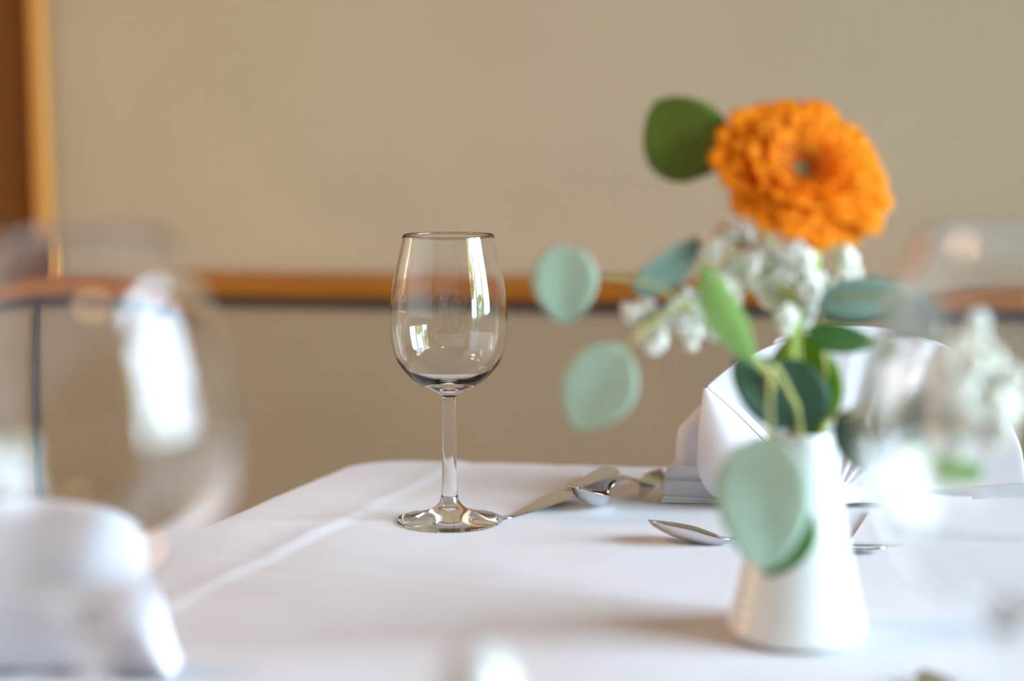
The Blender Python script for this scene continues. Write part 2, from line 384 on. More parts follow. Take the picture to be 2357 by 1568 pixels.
def table_and_cloth():
    quad = [cFL, cFR, cNR, cNL]            # clockwise seen from above
    rad = .045
    cen = sum(quad, Vector((0, 0))) / 4
    edges = []
    for i in range(4):
        a, b_ = quad[i], quad[(i + 1) % 4]; d = (b_ - a).normalized(); n = Vector((d.y, -d.x))
        if (a - cen).dot(n) < 0: n = -n
        edges.append((a, n))
    # inset polygon for rounded corners
    ins = []
    for i in range(4):
        (a, n), (b_, m_) = edges[i - 1], edges[i]
        A = np.array([[n.x, n.y], [m_.x, m_.y]]); rhs = np.array([n.dot(a) - rad, m_.dot(b_) - rad]); s = np.linalg.solve(A, rhs); ins.append(s)
    ins = np.array(ins)
    step = .0045
    xs = np.arange(min(q.x for q in quad) - .26, max(q.x for q in quad) + .26, step); ys = np.arange(min(q.y for q in quad) - .26, max(q.y for q in quad) + .26, step)
    X, Y = np.meshgrid(xs, ys); p = np.stack([X.ravel(), Y.ravel()], 1)
    best = np.full(len(p), 1e9); near = np.zeros_like(p); inside = np.ones(len(p), bool)
    for i in range(4):
        a, b_ = ins[i], ins[(i + 1) % 4]; ab = b_ - a
        t = np.clip(((p - a) @ ab) / (ab @ ab), 0, 1); q = a + t[:, None] * ab; dd = np.linalg.norm(p - q, axis=1)
        m_ = dd < best; best[m_] = dd[m_]; near[m_] = q[m_]
        n = np.array([edges[i][1].x, edges[i][1].y]); inside &= ((p - a) @ n) <= 0
    sd = np.where(inside, -best, best) - rad
    dirn = (p - near) / np.maximum(best, 1e-9)[:, None]; dirn[inside] = 0
    # fold crease
    c1, c2 = T(1060, 1065), T(340, 1420); dc = np.array([c2.x - c1.x, c2.y - c1.y]); dc /= np.linalg.norm(dc); nc = np.array([-dc[1], dc[0]])
    rel = p - np.array([c1.x, c1.y]); s = rel @ nc; tt = rel @ dc
    if nc[0] < 0: s = -s
    s = s + .0012 * np.sin(tt * 55) + .0008 * np.sin(tt * 131 + 1)
    amp = .0013 * (1 + .25 * np.sin(tt * 30))
    h = np.where(s < 0, amp * np.exp(-(s / .012) ** 2), amp * np.clip(1 - s / .005, -.15, 1)) - np.where(s > 0, 0, 0)
    h = np.where(s > .00575, -.15 * amp * np.exp(-((s - .00575) / .008) ** 2), h)
    # a second press fold across the table and soft ripples
    e1, e2 = T(900, 1330), T(1640, 1400); de = np.array([e2.x - e1.x, e2.y - e1.y]); de /= np.linalg.norm(de); ne = np.array([-de[1], de[0]])
    s2 = (p - np.array([e1.x, e1.y])) @ ne
    h += .0009 * np.exp(-(s2 / .006) ** 2)
    nz = np.array([noise.noise(Vector((x * 9, y * 16, 0))) + .6 * noise.noise(Vector((x * 24 + 5, y * 30, 2))) for x, y in p])
    h += .0009 * nz
    top = np.minimum(sd, 0); R_ = .007
    over = np.maximum(sd, 0)
    z = np.where(sd <= 0, h, 0)
    # bend over the table edge, then hang with soft waves
    edgepts = near + dirn * (rad)
    ang = np.minimum(over / R_, math.pi / 2)
    wav = (.010 * np.sin(28 * (near[:, 0] * 1.3 + near[:, 1]) + 9 * np.arctan2(dirn[:, 1], dirn[:, 0])) + .012) * np.clip((over - .02) / .1, 0, 1)
    outp = edgepts + dirn * (R_ * np.sin(ang) + wav)[:, None]
    zz = np.where(over > 0, h * np.clip(1 - over / .01, 0, 1) - R_ * (1 - np.cos(ang)) - np.maximum(over - R_ * math.pi / 2, 0), h)
    xy = np.where((over > 0)[:, None], outp, p)
    keep = over < .235
    idx = -np.ones(len(p), int); idx[keep] = np.arange(keep.sum())
    V = np.column_stack([xy, zz + TZ])[keep]
    ny, nx = X.shape; g = idx.reshape(ny, nx)
    q = np.stack([g[:-1, :-1], g[:-1, 1:], g[1:, 1:], g[1:, :-1]], -1).reshape(-1, 4); q = q[(q >= 0).all(1)]
    cc = Vector((cen.x, cen.y, TZ)); V = V - np.array(cc)
    cl = mesh_obj('tablecloth', V.tolist(), q.tolist(), M['cloth']); cl.location = cc
    tag(cl, 'white damask tablecloth with pressed fold lines covering the dining table', 'tablecloth')
    # the table under it
    t = empty('dining_table', (cen.x, cen.y, 0), 'dining table hidden under the white cloth in front of the bench', 'table')
    bm = bmesh.new()
    vs = [bm.verts.new((q_.x - cen.x + (cen.x - q_.x) * .02, q_.y - cen.y + (cen.y - q_.y) * .02, TZ - .006)) for q_ in quad]
    fc = bm.faces.new(vs); ex = bmesh.ops.extrude_face_region(bm, geom=[fc])
    for w in ex['geom']:
        if isinstance(w, bmesh.types.BMVert): w.co.z -= .03
    bmesh.ops.bevel(bm, geom=[e for e in bm.edges if abs(e.verts[0].co.z - e.verts[1].co.z) > .01], offset=.045, segments=6, affect='EDGES')
    bmesh.ops.recalc_face_normals(bm, faces=bm.faces)
    bm_obj('table_top', bm, M['rail'], t)
    for q_ in quad:
        w = (q_ - cen) * .84; rbox('leg', w.x - .03, w.x + .03, w.y - .03, w.y + .03, 0, TZ - .036, M['rail'], t, room=False, bev=.004)
    return cen
table_and_cloth()

# ------------------------------------------------------------------ glasses
def smooth_prof(pts, n):
    c_ = catmull([Vector((a, 0, b_)) for a, b_ in pts], n); return [(max(p.x, .0002), p.z) for p in c_]
def glass(loc, outer, inner, label, foot=True):
    t = empty('wine_glass', loc, label, 'wine glass', 'stemmed wine glasses on the table')
    prof = [(.0002, 0.0025)] + outer + inner
    V, F = lathe(prof, 96)
    F = [tuple(f_) for f_ in F]
    mesh_obj('bowl_stem_and_foot', V, F, M['glass'], t)
    return t
k = .185 / 658
out_px = [(122, 1200.5), (125, 1197.5), (121, 1195), (104, 1191), (84, 1187), (62, 1181), (43, 1173), (29, 1163), (21, 1149), (18.5, 1130), (17, 1080), (16, 1000), (15, 940), (15.2, 918), (18, 910), (30, 902), (49, 893),
          (72, 879.5), (90, 865), (104, 850), (114, 837), (122, 822), (127, 808), (132.6, 780), (135, 752), (134, 715), (131, 674), (125.5, 640), (120, 612), (112, 577), (104.5, 543)]
outer = [(r * .000279, (1201 - y) * k) for r, y in out_px]
foot = smooth_prof(outer[2:16], 60)
bowl = smooth_prof(outer[15:], 80)
outer_f = [outer[0], outer[1]] + foot + bowl[1:]
topz = outer[-1][1]; r_top = outer[-1][0]
rimp = [(r_top - .0001, topz + .0003), (r_top - .0004, topz + .0004), (r_top - .0007, topz + .0002)]
inn_px = [(101.8, 546), (109.4, 577), (117.4, 612), (122.9, 640), (128.3, 674), (131.3, 715), (132.2, 752), (129.7, 780), (123.9, 808), (118.4, 822), (109.6, 836), (98, 849), (83, 861), (62, 872), (36, 880), (15, 883.5), (0.7, 884)]
inner = smooth_prof([(r * .000279, (1201 - y) * k) for r, y in inn_px], 80)
glass(T(1035, 1199), outer_f, rimp + inner, 'clear stemmed wine glass standing alone in focus left of the cutlery')

def etched():
    g = bpy.data.objects['wine_glass']
    cu = bpy.data.curves.new('mark', 'FONT'); cu.body = '0,2'; cu.size = .0042; cu.align_x = 'CENTER'
    to = bpy.data.objects.new('mark', cu); me = bpy.data.meshes.new_from_object(to)
    V = [Vector(v.co) for v in me.vertices]; F = [tuple(p.vertices) for p in me.polygons]
    bpy.data.objects.remove(to)
    for (x0, x1, y0, y1) in [(-.0030, .0030, -.0082, -.0068), (-.0030, .0030, -.0012, -.0008)]:
        n = 12; i0 = len(V)
        for q in range(n + 1): V += [Vector((x0 + (x1 - x0) * q / n, y0, 0)), Vector((x0 + (x1 - x0) * q / n, y1, 0))]
        F += [(i0 + 2 * q, i0 + 2 * q + 2, i0 + 2 * q + 3, i0 + 2 * q + 1) for q in range(n)]
    zs = [z for _, z in bowl][10:]; rs = [r_ for r_, _ in bowl][10:]; a0 = math.asin(-99 / 131) ; zc = (1201 - 681) * k
    W = []
    for v in V:
        z = zc + v.y; rr = float(np.interp(z, zs, rs)) + .00006; a = a0 + v.x / rr / math.cos(a0) * .9
        W.append((rr * math.sin(a), -rr * math.cos(a), z))
    o = mesh_obj('etched_mark', W, F, M['etch'], g); o['label'] = 'small frosted fill mark'
etched()
# the big foreground glasses
def big_glass(px, Y, label):
    kz = 1.0
    o = [(.036, .0004), (.0372, .0012), (.036, .0018), (.030, .0028), (.020, .005), (.012, .0085), (.0065, .014), (.0045, .022), (.0040, .045), (.0040, .075), (.0044, .090), (.0085, .0955), (.017, .1005),
         (.027, .107), (.0365, .117), (.0435, .130), (.0473, .148), (.0465, .165), (.0425, .183), (.036, .203), (.0285, .2185)]
    fo = smooth_prof(o[1:12], 50); bo_ = smooth_prof(o[11:], 70)
    oo = [o[0]] + fo + bo_[1:]
    r, z = o[-1]
    rim = [(r - .0003, z + .0004), (r - .0008, z + .0003)]
    i_ = []
    for q in range(len(bo_) - 1, 0, -1):
        (ra, za), (rb, zb_) = bo_[q - 1], bo_[min(q + 1, len(bo_) - 1)]
        tl = math.hypot(rb - ra, zb_ - za); nx_, nz_ = -(zb_ - za) / tl, (rb - ra) / tl
        rr, zz = bo_[q][0] + nx_ * .0013, bo_[q][1] + nz_ * .0013
        if zz < .1005 or rr < .006: break
        i_.append((rr, zz - (.0006 if q == len(bo_) - 1 else 0)))
    i_ += [(i_[-1][0] * .5, i_[-1][1] - .0009), (.0003, i_[-1][1] - .0011)]
    return glass(Vector(((px - CX) / FPX * Y * 1.02, Y, TZ)), oo, rim + i_, label)
big_glass(205, .54, 'large blurred clear wine glass in the left foreground')
big_glass(2318, .54, 'large blurred clear wine glass in the right foreground behind white blossoms')

# ------------------------------------------------------------------ cutlery
def ribbon(name, s0, s1, ns, nv, wf, zf, df, tf, mat, parent, cap=True):
    """closed shell swept along +x: half-width wf(s), lip height zf(s), bowl depth df(s), thickness tf(s)"""
    V, F = [], []
    for i in range(ns):
        s = s0 + (s1 - s0) * i / (ns - 1)
        for side in (1, -1):
            for j in range(nv):
                v = -1 + 2 * j / (nv - 1) if side == 1 else 1 - 2 * j / (nv - 1)
                edge = (1 - abs(v) ** 4) * .75 + .25
                V.append((s, wf(s) * v, zf(s) - df(s) * (1 - v * v) ** .8 + (tf(s) * .5 * edge if side == 1 else -tf(s) * .5 * edge)))
    m = nv * 2
    for i in range(ns - 1):
        for j in range(m):
            F.append((i * m + j, i * m + (j + 1) % m, (i + 1) * m + (j + 1) % m, (i + 1) * m + j))
    F.append(tuple(range(m))[::-1]); F.append(tuple(range((ns - 1) * m, ns * m)))
    return mesh_obj(name, V, [f_[::-1] for f_ in F], mat, parent)
def interp(tab):
    xs = [a for a, _ in tab]; ys = [b_ for _, b_ in tab]
    def f(s):
        # smooth (cosine-eased) interpolation
        if s <= xs[0]: return ys[0]
        for i in range(len(xs) - 1):
            if s <= xs[i + 1]:
                t = (s - xs[i]) / (xs[i + 1] - xs[i])
                m0 = (ys[i + 1] - ys[i - 1]) / (xs[i + 1] - xs[i - 1]) if i > 0 else (ys[i + 1] - ys[i]) / (xs[i + 1] - xs[i])
                m1 = (ys[i + 2] - ys[i]) / (xs[i + 2] - xs[i]) if i + 2 < len(xs) else (ys[i + 1] - ys[i]) / (xs[i + 1] - xs[i])
                hh = xs[i + 1] - xs[i]
                return (2 * t ** 3 - 3 * t * t + 1) * ys[i] + (t ** 3 - 2 * t * t + t) * hh * m0 + (-2 * t ** 3 + 3 * t * t) * ys[i + 1] + (t ** 3 - t * t) * hh * m1
        return ys[-1]
    return f
def spoon(L, bl, bw, bd, hw, arch, label, tiplift, cat='spoon', neck=.0015, endz=.0032):
    t = empty('spoon', (0, 0, 0), label, cat, 'steel cutlery on the tablecloth')
    def wf(s):
        if s < bl:
            x = s / bl; return max(.0002, bw * (math.sin(math.pi * min(1, x ** .82)) ** .62) * (1 - .12 * x) + .0022 * x ** 3)
        x = (s - bl) / (L - bl)
        base = .0023 + (hw - .0023) * min(1, max(0, x - .15) / .7) ** 1.3
        e = max(0, 1 - x); return max(.0003, base * min(1, (e / .09)) ** .5) if e < .09 else base
    zt = interp([(0, bd + .001 + tiplift), (bl * .5, bd + .001), (bl, bd + neck), (bl + .10 * L, bd + arch), (bl + .2 * L, bd + arch * 1.1), (bl + .4 * L, .5 * (bd + arch)), (L * .88, .0014), (L, endz)])
    def dfn(s):
        x = s / bl; return bd * max(0, math.sin(math.pi * min(1, x))) ** .75 if s < bl else 0
    ribbon('bowl', 0, bl, 36, 13, wf, zt, dfn, lambda s: .0013, M['steel'], t)
    ribbon('handle', bl, L, 46, 9, wf, zt, lambda s: 0, lambda s: .0022, M['steel'], t)
    return t
def orient(o, tip, end, roll=0, lift=0, pitch=0):
    d = Vector((end.x - tip.x, end.y - tip.y, 0)); a = math.atan2(d.y, d.x)
    o.matrix_world = Matrix.Translation((tip.x, tip.y, TZ + lift)) @ Matrix.Rotation(a, 4, 'Z') @ Matrix.Rotation(pitch, 4, 'Y') @ Matrix.Rotation(roll, 4, 'X')
# teaspoon propped on the knife
eA = T(1512, 1094, .004); cB = T(1357, 1160, .004)
dA = Vector((eA.x - cB.x, eA.y - cB.y, 0)).normalized(); tipA = cB - dA * .0195
L1 = (Vector((eA.x, eA.y, 0)) - Vector((tipA.x, tipA.y, 0))).length + .004
sp1 = spoon(L1, .040, .0155, .0092, .0088, .0034, 'small steel teaspoon with its bowl propped on the knife', .0045, neck=-.0030, endz=.0085)
orient(sp1, tipA, eA, roll=math.radians(9), lift=.0036, pitch=math.radians(2.0))
# second spoon, handle running behind the vase
tipB = Vector((P(1490, 1190, 1.032).x, 1.032, 0)); endB = Vector((.2235, .999, 0))
sp2 = spoon((endB - tipB).length, .052, .0145, .0078, .0068, .002, 'steel spoon lying crosswise, its handle passing behind the white vase', .0032, neck=-.0045)
orient(sp2, tipB, endB, roll=math.radians(-9), lift=.0012, pitch=math.radians(0))
# near spoon: only its handle end enters the frame at the lower right
eC = T(2122, 1549, .003); tipC = Vector((eC.x + .03, eC.y - .19, 0))
sp3 = spoon((Vector((eC.x, eC.y, 0)) - tipC).length, .062, .020, .010, .0105, .012, 'blurred steel spoon handle end at the bottom right edge of the picture', .003)
orient(sp3, tipC, Vector((eC.x, eC.y, 0)), lift=.0008)

# knife
ka, kb = T(1169, 1196, .001), T(1408, 1087, .004)
kn = empty('knife', (0, 0, 0), 'steel table knife with pointed blade lying beside the wine glass', 'knife', 'steel cutlery on the tablecloth')
KL = (Vector((kb.x, kb.y, 0)) - Vector((ka.x, ka.y, 0))).length
def knife_parts():
    bl = KL * .545
    # blade outline: y>0 is the left (spine) side
    n = 26; V, F = [], []
    for i in range(n):
        x = i / (n - 1); s = bl * x
        yl = .0008 + .0052 * x ** .9; yr = -.0002 - .0128 * math.sin(min(1, x * 1.12) * math.pi / 2) ** .9 * (1 - .12 * max(0, x - .8) / .2)
        if x > .93: yr *= 1 - .42 * ((x - .93) / .07) ** 2
        for (y, z) in ((yl, .0020), (yl * .2 + yr * .8, .0018), (yr, .0010), (yl * .2 + yr * .8, .0006), (yl, .0004)): V.append((s, y, z + .0028 * x))
    m = 5
    for i in range(n - 1):
        for j in range(m): F.append((i * m + j, i * m + (j + 1) % m, (i + 1) * m + (j + 1) % m, (i + 1) * m + j))
    F.append((4, 3, 2, 1, 0)); F.append(tuple(range((n - 1) * m, n * m)))
    mesh_obj('blade', V, F, M['steel'], kn, smooth=False)
    # handle: oval section
    n = 34; sg = 20; V, F = [], []
    wt = interp([(0, .0058), (.06, .0042), (.2, .0045), (.6, .0072), (.85, .0088), (.95, .0080), (1, .003)])
    tt = interp([(0, .0018), (.1, .0026), (.5, .0034), (.9, .0036), (.97, .003), (1, .0012)])
    for i in range(n):
        x = 1 - (1 - i / (n - 1)) ** 1.3; s = bl - .001 + (KL - bl + .001) * x
        for j in range(sg):
            a = 2 * math.pi * j / sg; ca, sa = math.cos(a), math.sin(a)
            V.append((s, -.0028 * (1 - x) + wt(x) * math.copysign(abs(ca) ** .8, ca), .0040 + .0004 * x + tt(x) * math.copysign(abs(sa) ** .8, sa)))
    for i in range(n - 1):
        for j in range(sg): F.append((i * sg + j, (i + 1) * sg + j, (i + 1) * sg + (j + 1) % sg, i * sg + (j + 1) % sg))
    F.append(tuple(range(sg))); F.append(tuple(range((n - 1) * sg, n * sg))[::-1])
    mesh_obj('handle', V, F, M['steel'], kn)
knife_parts()
orient(kn, ka, kb, lift=.0006)

# ------------------------------------------------------------------ fan-folded napkin
HUB = T(1915, 1160)
def grid_obj(name, rows, mat, parent, off, thick=.0012, sub=1):
    nr, nc = len(rows), len(rows[0]); V = [p - off for r in rows for p in r]
    F = [(i * nc + j, i * nc + j + 1, (i + 1) * nc + j + 1, (i + 1) * nc + j) for i in range(nr - 1) for j in range(nc - 1)]
    o = mesh_obj(name, V, F, mat, parent)
    md = o.modifiers.new('thickness', 'SOLIDIFY'); md.thickness = thick; md.offset = 0
    if sub:
        s = o.modifiers.new('soft', 'SUBSURF'); s.levels = sub; s.render_levels = sub
    return o
def napkin():
    off = Vector((HUB.x, HUB.y, TZ))
    t = empty('fan_napkin', off, 'white cloth napkin folded into a standing fan behind the flower vase', 'napkin', 'white folded napkins')
    Yh = HUB.y
    hub = P(1915, 1158, Yh)
    # arch outline in the picture, stood up at the hub's depth
    arch = catmull([P(x, y, Yh + dy) for x, y, dy in [(1626, 886, .0), (1690, 836, .004), (1780, 792, .010), (1880, 767, .014), (1980, 760, .016), (2080, 770, .016), (2170, 800, .014), (2245, 850, .010), (2305, 925, .006), (2350, 1020, .0), (2372, 1120, -.004)]], 121)
    nr = 15; rows = []
    for i in range(nr):
        v = i / (nr - 1); row = []
        for j, a in enumerate(arch):
            u = j / 120
            p = hub.lerp(a, .06 + .94 * v)
            amp = (.0012 + .0042 * math.exp(-((u - .55) / .10) ** 2)) * (v ** .6) * min(1, max(0, (u - .12) / .12))
            tri = 2 / math.pi * math.asin(.85 * math.sin(2 * math.pi * 9.5 * u + .6))
            p = p + Vector((0, amp * tri + .012 * v * (1 - v) , 0))
            p.z = max(p.z, TZ + .0025)
            row.append(p)
        rows.append(row)
    grid_obj('fan', rows, M['napkin'], t, off, .0011, 1)
    # rear layer of the fan, a little higher on the right
    rows2 = []
    for i in range(8):
        v = i / 7; row = []
        for j in range(24, 121, 3):
            u = j / 120; a = arch[j] + Vector((0, .012, .0012 if u < .6 else -.002)); p = (hub + Vector((0, .014, 0))).lerp(a, .1 + .9 * v)
            p.y += .006 + .002 * v * math.sin(2 * math.pi * 5 * u); p.z = max(p.z, TZ + .003); row.append(p)
        rows2.append(row)
    grid_obj('rear_layer', rows2, M['napkin'], t, off, .0011, 1)
    # front fold: a panel between the rolled left edge and the bright diagonal ridge
    left = catmull([P(1621, 893, Yh - .004), P(1612, 960, Yh - .014), P(1607, 1040, Yh - .020), P(1610, 1090, Yh - .022), P(1635, 1135, Yh - .018), P(1690, 1160, Yh - .006)], 24)
    diag = catmull([P(1626, 891, Yh - .003), P(1690, 946, Yh - .010), P(1752, 1008, Yh - .016), P(1800, 1062, Yh - .016), P(1850, 1110, Yh - .010), P(1900, 1150, Yh - .004)], 24)
    rows3 = []
    prof = [0, .02, .06, .12, .2, .35, .5, .65, .8, .92, 1]
    for a, d in zip(left, diag):
        row = [a + Vector((.003, .014, 0)), a + Vector((.0005, .006, 0))]
        w = (d - a).length
        for v in prof:
            p = a.lerp(d, v); bulge = math.sin(math.pi * v) * min(.016, w * .22)
            p = p + Vector((0, -bulge + .010 * max(0, v - .5) * 0, 0)); row.append(p)
        row.append(d + Vector((.0015, .004, -.001)))
        for p in row: p.z = max(p.z, TZ + .002)
        rows3.append(row)
    grid_obj('front_fold', rows3, M['napkin'], t, off, .0011, 1)
    # thin second hem along the diagonal
    rows5 = [[d + Vector((-.001, -.0012, .0006)), d + Vector((.003, .004, .0022)), d + Vector((.006, .010, .001))] for d in [p.copy() for p in diag[:-4]]]
    grid_obj('hem', rows5, M['napkin'], t, off, .0009, 1)
    # pleat standing behind on the left
    pl = [P(x, y, Yh + .02) for x, y in [(1622, 928), (1608, 941), (1594, 955), (1580, 970), (1568, 982), (1563, 988), (1561, 996), (1559, 1010), (1558, 1022), (1557, 1034), (1556.5, 1045), (1557, 1056), (1557.5, 1066), (1558, 1075), (1558, 1084), (1558, 1092)]]
    rows4 = []
    for i, a in enumerate(pl):
        e = P(1660, 930 + 160 * i / 15, Yh + .012)
        rows4.append([a + Vector((.0025, .012, 0)), a + Vector((.0006, .004, 0)), a, a.lerp(e, .3) + Vector((0, -.001, 0)), a.lerp(e, .65) + Vector((0, .001, 0)), e])
    grid_obj('side_pleat', rows4, M['napkin'], t, off, .0011, 0)
    # accordion stack lying at the foot: rounded fold loops one above the other
    def loop(name, xl, yt, yb, xr, Y, depth, slope):
        h = (yb - yt) / FPX * Y * 1.02 * .5; r = h
        a = P(xl, (yt + yb) / 2, Y); b_ = P(xr, (yt + yb) / 2 + slope, Y)
        prof = []
        for q in range(9):
            an = math.pi / 2 + math.pi * q / 8; prof.append((r * 1.15 * (1 + math.cos(an)), r * math.sin(an)))
        secs = []
        for (dy, sc) in [(0, .86), (.0015, 1), (depth * .5, 1), (depth, .98)]:
            top = []
            pts = [(b_.x - a.x, r * sc)] + [(x, z * sc) for x, z in prof] + [(b_.x - a.x, -r * sc)]
            for (x, z) in pts:
                xx = a.x + x; zz = a.z + z + (b_.z - a.z) * min(1, x / (b_.x - a.x))
                secs.append(Vector((xx + dy * .25, Y + dy - .06 * x, max(zz, TZ + .0008))))
        m = len(prof) + 2; V = [p - off for p in secs]
        F = [(i * m + j, i * m + j + 1, (i + 1) * m + j + 1, (i + 1) * m + j) for i in range(3) for j in range(m - 1)]
        F.append(tuple(range(m))[::-1]); F.append(tuple(range(3 * m, 4 * m)))
        return mesh_obj('fold_layer', V, F, M['napkin'], t)
    Ys = T(1560, 1160).y
    loop('a', 1520, 1150.5, 1157, 1720, Ys, .035, 6)
    loop('b', 1524, 1142.5, 1149.5, 1720, Ys + .001, .035, 6)
    loop('c', 1516, 1108, 1141.5, 1720, Ys + .003, .035, 8)
    loop('d', 1530, 1076, 1107, 1720, Ys + .008, .035, 8)
    # knot of creases at the hub and the tail lying on the cloth
    rows6 = []
    for i in range(9):
        u = i / 8; row = []
        for j in range(21):
            v = j / 20; x = 1905 + 320 * v + 6 * u; base = T(x, 1174 - 10 * u - 4 * math.sin(v * 6))
            z = .0015 + .013 * math.exp(-(v * 3.2) ** 2) * math.sin(math.pi * u) + .004 * abs(math.sin(u * 9 + v * 3)) * (1 - v)
            row.append(Vector((base.x, base.y + .01 * u, TZ + z)))
        rows6.append(row)
    grid_obj('gathered_base', rows6, M['napkin'], t, off, .001, 1)
    poly = [T(1952, 1258), T(2004, 1180), T(2300, 1166), T(2520, 1166), T(2520, 1262), T(2200, 1262)]
    bm = bmesh.new(); vs = [bm.verts.new(Vector((p.x, p.y, TZ + .0008)) - off) for p in poly]; fc = bm.faces.new(vs)
    ex = bmesh.ops.extrude_face_region(bm, geom=[fc])
    for w in ex['geom']:
        if isinstance(w, bmesh.types.BMVert): w.co.z += .0022
    bmesh.ops.recalc_face_normals(bm, faces=bm.faces); bmesh.ops.bevel(bm, geom=list(bm.edges), offset=.0009, segments=2, affect='EDGES')
    bm_obj('flat_tail', bm, M['napkin'], t)
napkin()

# second napkin, near left, mostly outside the picture
def napkin2():
    c0 = T(60, 1556); off = Vector((c0.x, c0.y, TZ))
    t = empty('folded_napkin', off, 'blurred white standing napkin at the bottom left, behind the large left glass', 'napkin', 'white folded napkins')
    rows = []
    n = 41
    arc = catmull([P(x, y, c0.y) for x, y in [(-330, 1545), (-340, 1400), (-290, 1270), (-170, 1190), (0, 1165), (150, 1165), (255, 1182), (318, 1235), (348, 1330), (378, 1430), (412, 1548)]], n)
    for i in range(9):
        v = i / 8; row = []
        for j, a in enumerate(arc):
            u = j / (n - 1); b_ = Vector((off.x + (u - .5) * .13, off.y, TZ + .003)); p = b_.lerp(a, v); p.y += .003 * v * math.sin(u * 2 * math.pi * 3) - .01 * math.sin(math.pi * v); p.z = max(p.z, TZ + .002); row.append(p)
        rows.append(row)
    grid_obj('fan', rows, M['napkin'], t, off, .0012, 1)
    rows = [[p + Vector((0, .014, -.002)) for p in r] for r in rows]
    for r in rows:
        for p in r: p.z = max(p.z, TZ + .002)
    grid_obj('rear_layer', rows, M['napkin'], t, off, .0012, 1)
napkin2()

# small porcelain shaker, very blurred at the bottom of the frame
def shaker():
    Y = .50; top = P(1100, 1485, Y); H = top.z - TZ
    t = empty('salt_shaker', (top.x, Y, TZ), 'small white porcelain shaker, very blurred at the bottom middle', 'shaker')
    r = .018
    V, F = lathe(smooth_prof([(.0003, .0005), (r * .9, .0005), (r, .003), (r * .97, H * .4), (r * .8, H * .75), (r * .55, H * .93), (r * .3, H * .985), (.0003, H)], 40), 40)
    mesh_obj('body', V, F, M['ceramic'], t)
    for k in range(3):
        a = k * 2.094; V, F = lathe([(.0003, H + .0002), (.0008, H + .0002), (.0008, H - .002)], 8)
        mesh_obj('hole', [(x + .0022 * math.cos(a), y + .0022 * math.sin(a), z - .0002) for x, y, z in V], F, M['black'], t)
shaker()

# ------------------------------------------------------------------ vase
VB_ = T(1833, 1462); VASE = Vector((VB_.x, VB_.y, TZ)); VY = VASE.y
VH = P(1858, 992, VY).z - TZ
def vase():
    t = empty('vase', VASE, 'white ribbed porcelain cone vase holding the orange flower', 'vase')
    r0, r1 = 160 / FPX * VY * 1.03, 74 / FPX * VY * 1.02
    o = [(.0003, .0008), (r0 * .9, .0008), (r0 * .985, .0025)]
    n = 150
    for i in range(n + 1):
        x = i / n; z = .005 + (VH - .006) * x
        r = r0 + (r1 - r0) * (x ** .93) - .0006 * math.sin(math.pi * x); rib = .00022 * math.sin(2 * math.pi * z / .0062) * min(1, (1 - x) * 20)
        o.append((r + rib, z))
    o += [(r1 - .0006, VH), (r1 - .0016, VH + .0001), (r1 - .0023, VH - .0012)]
    o += [(r1 - .0024 + (r0 - r1) * .9 * (1 - x), VH * x + .004 * (1 - x)) for x in (.95, .8, .6, .4, .2, .03)] + [(.0003, .0045)]
    V, F = lathe(o, 80); mesh_obj('body', V, F, M['ceramic'], t)
vase()
MOUTH = Vector((VASE.x, VY, TZ + VH))
INB = Vector((VASE.x, VY, TZ + .03))

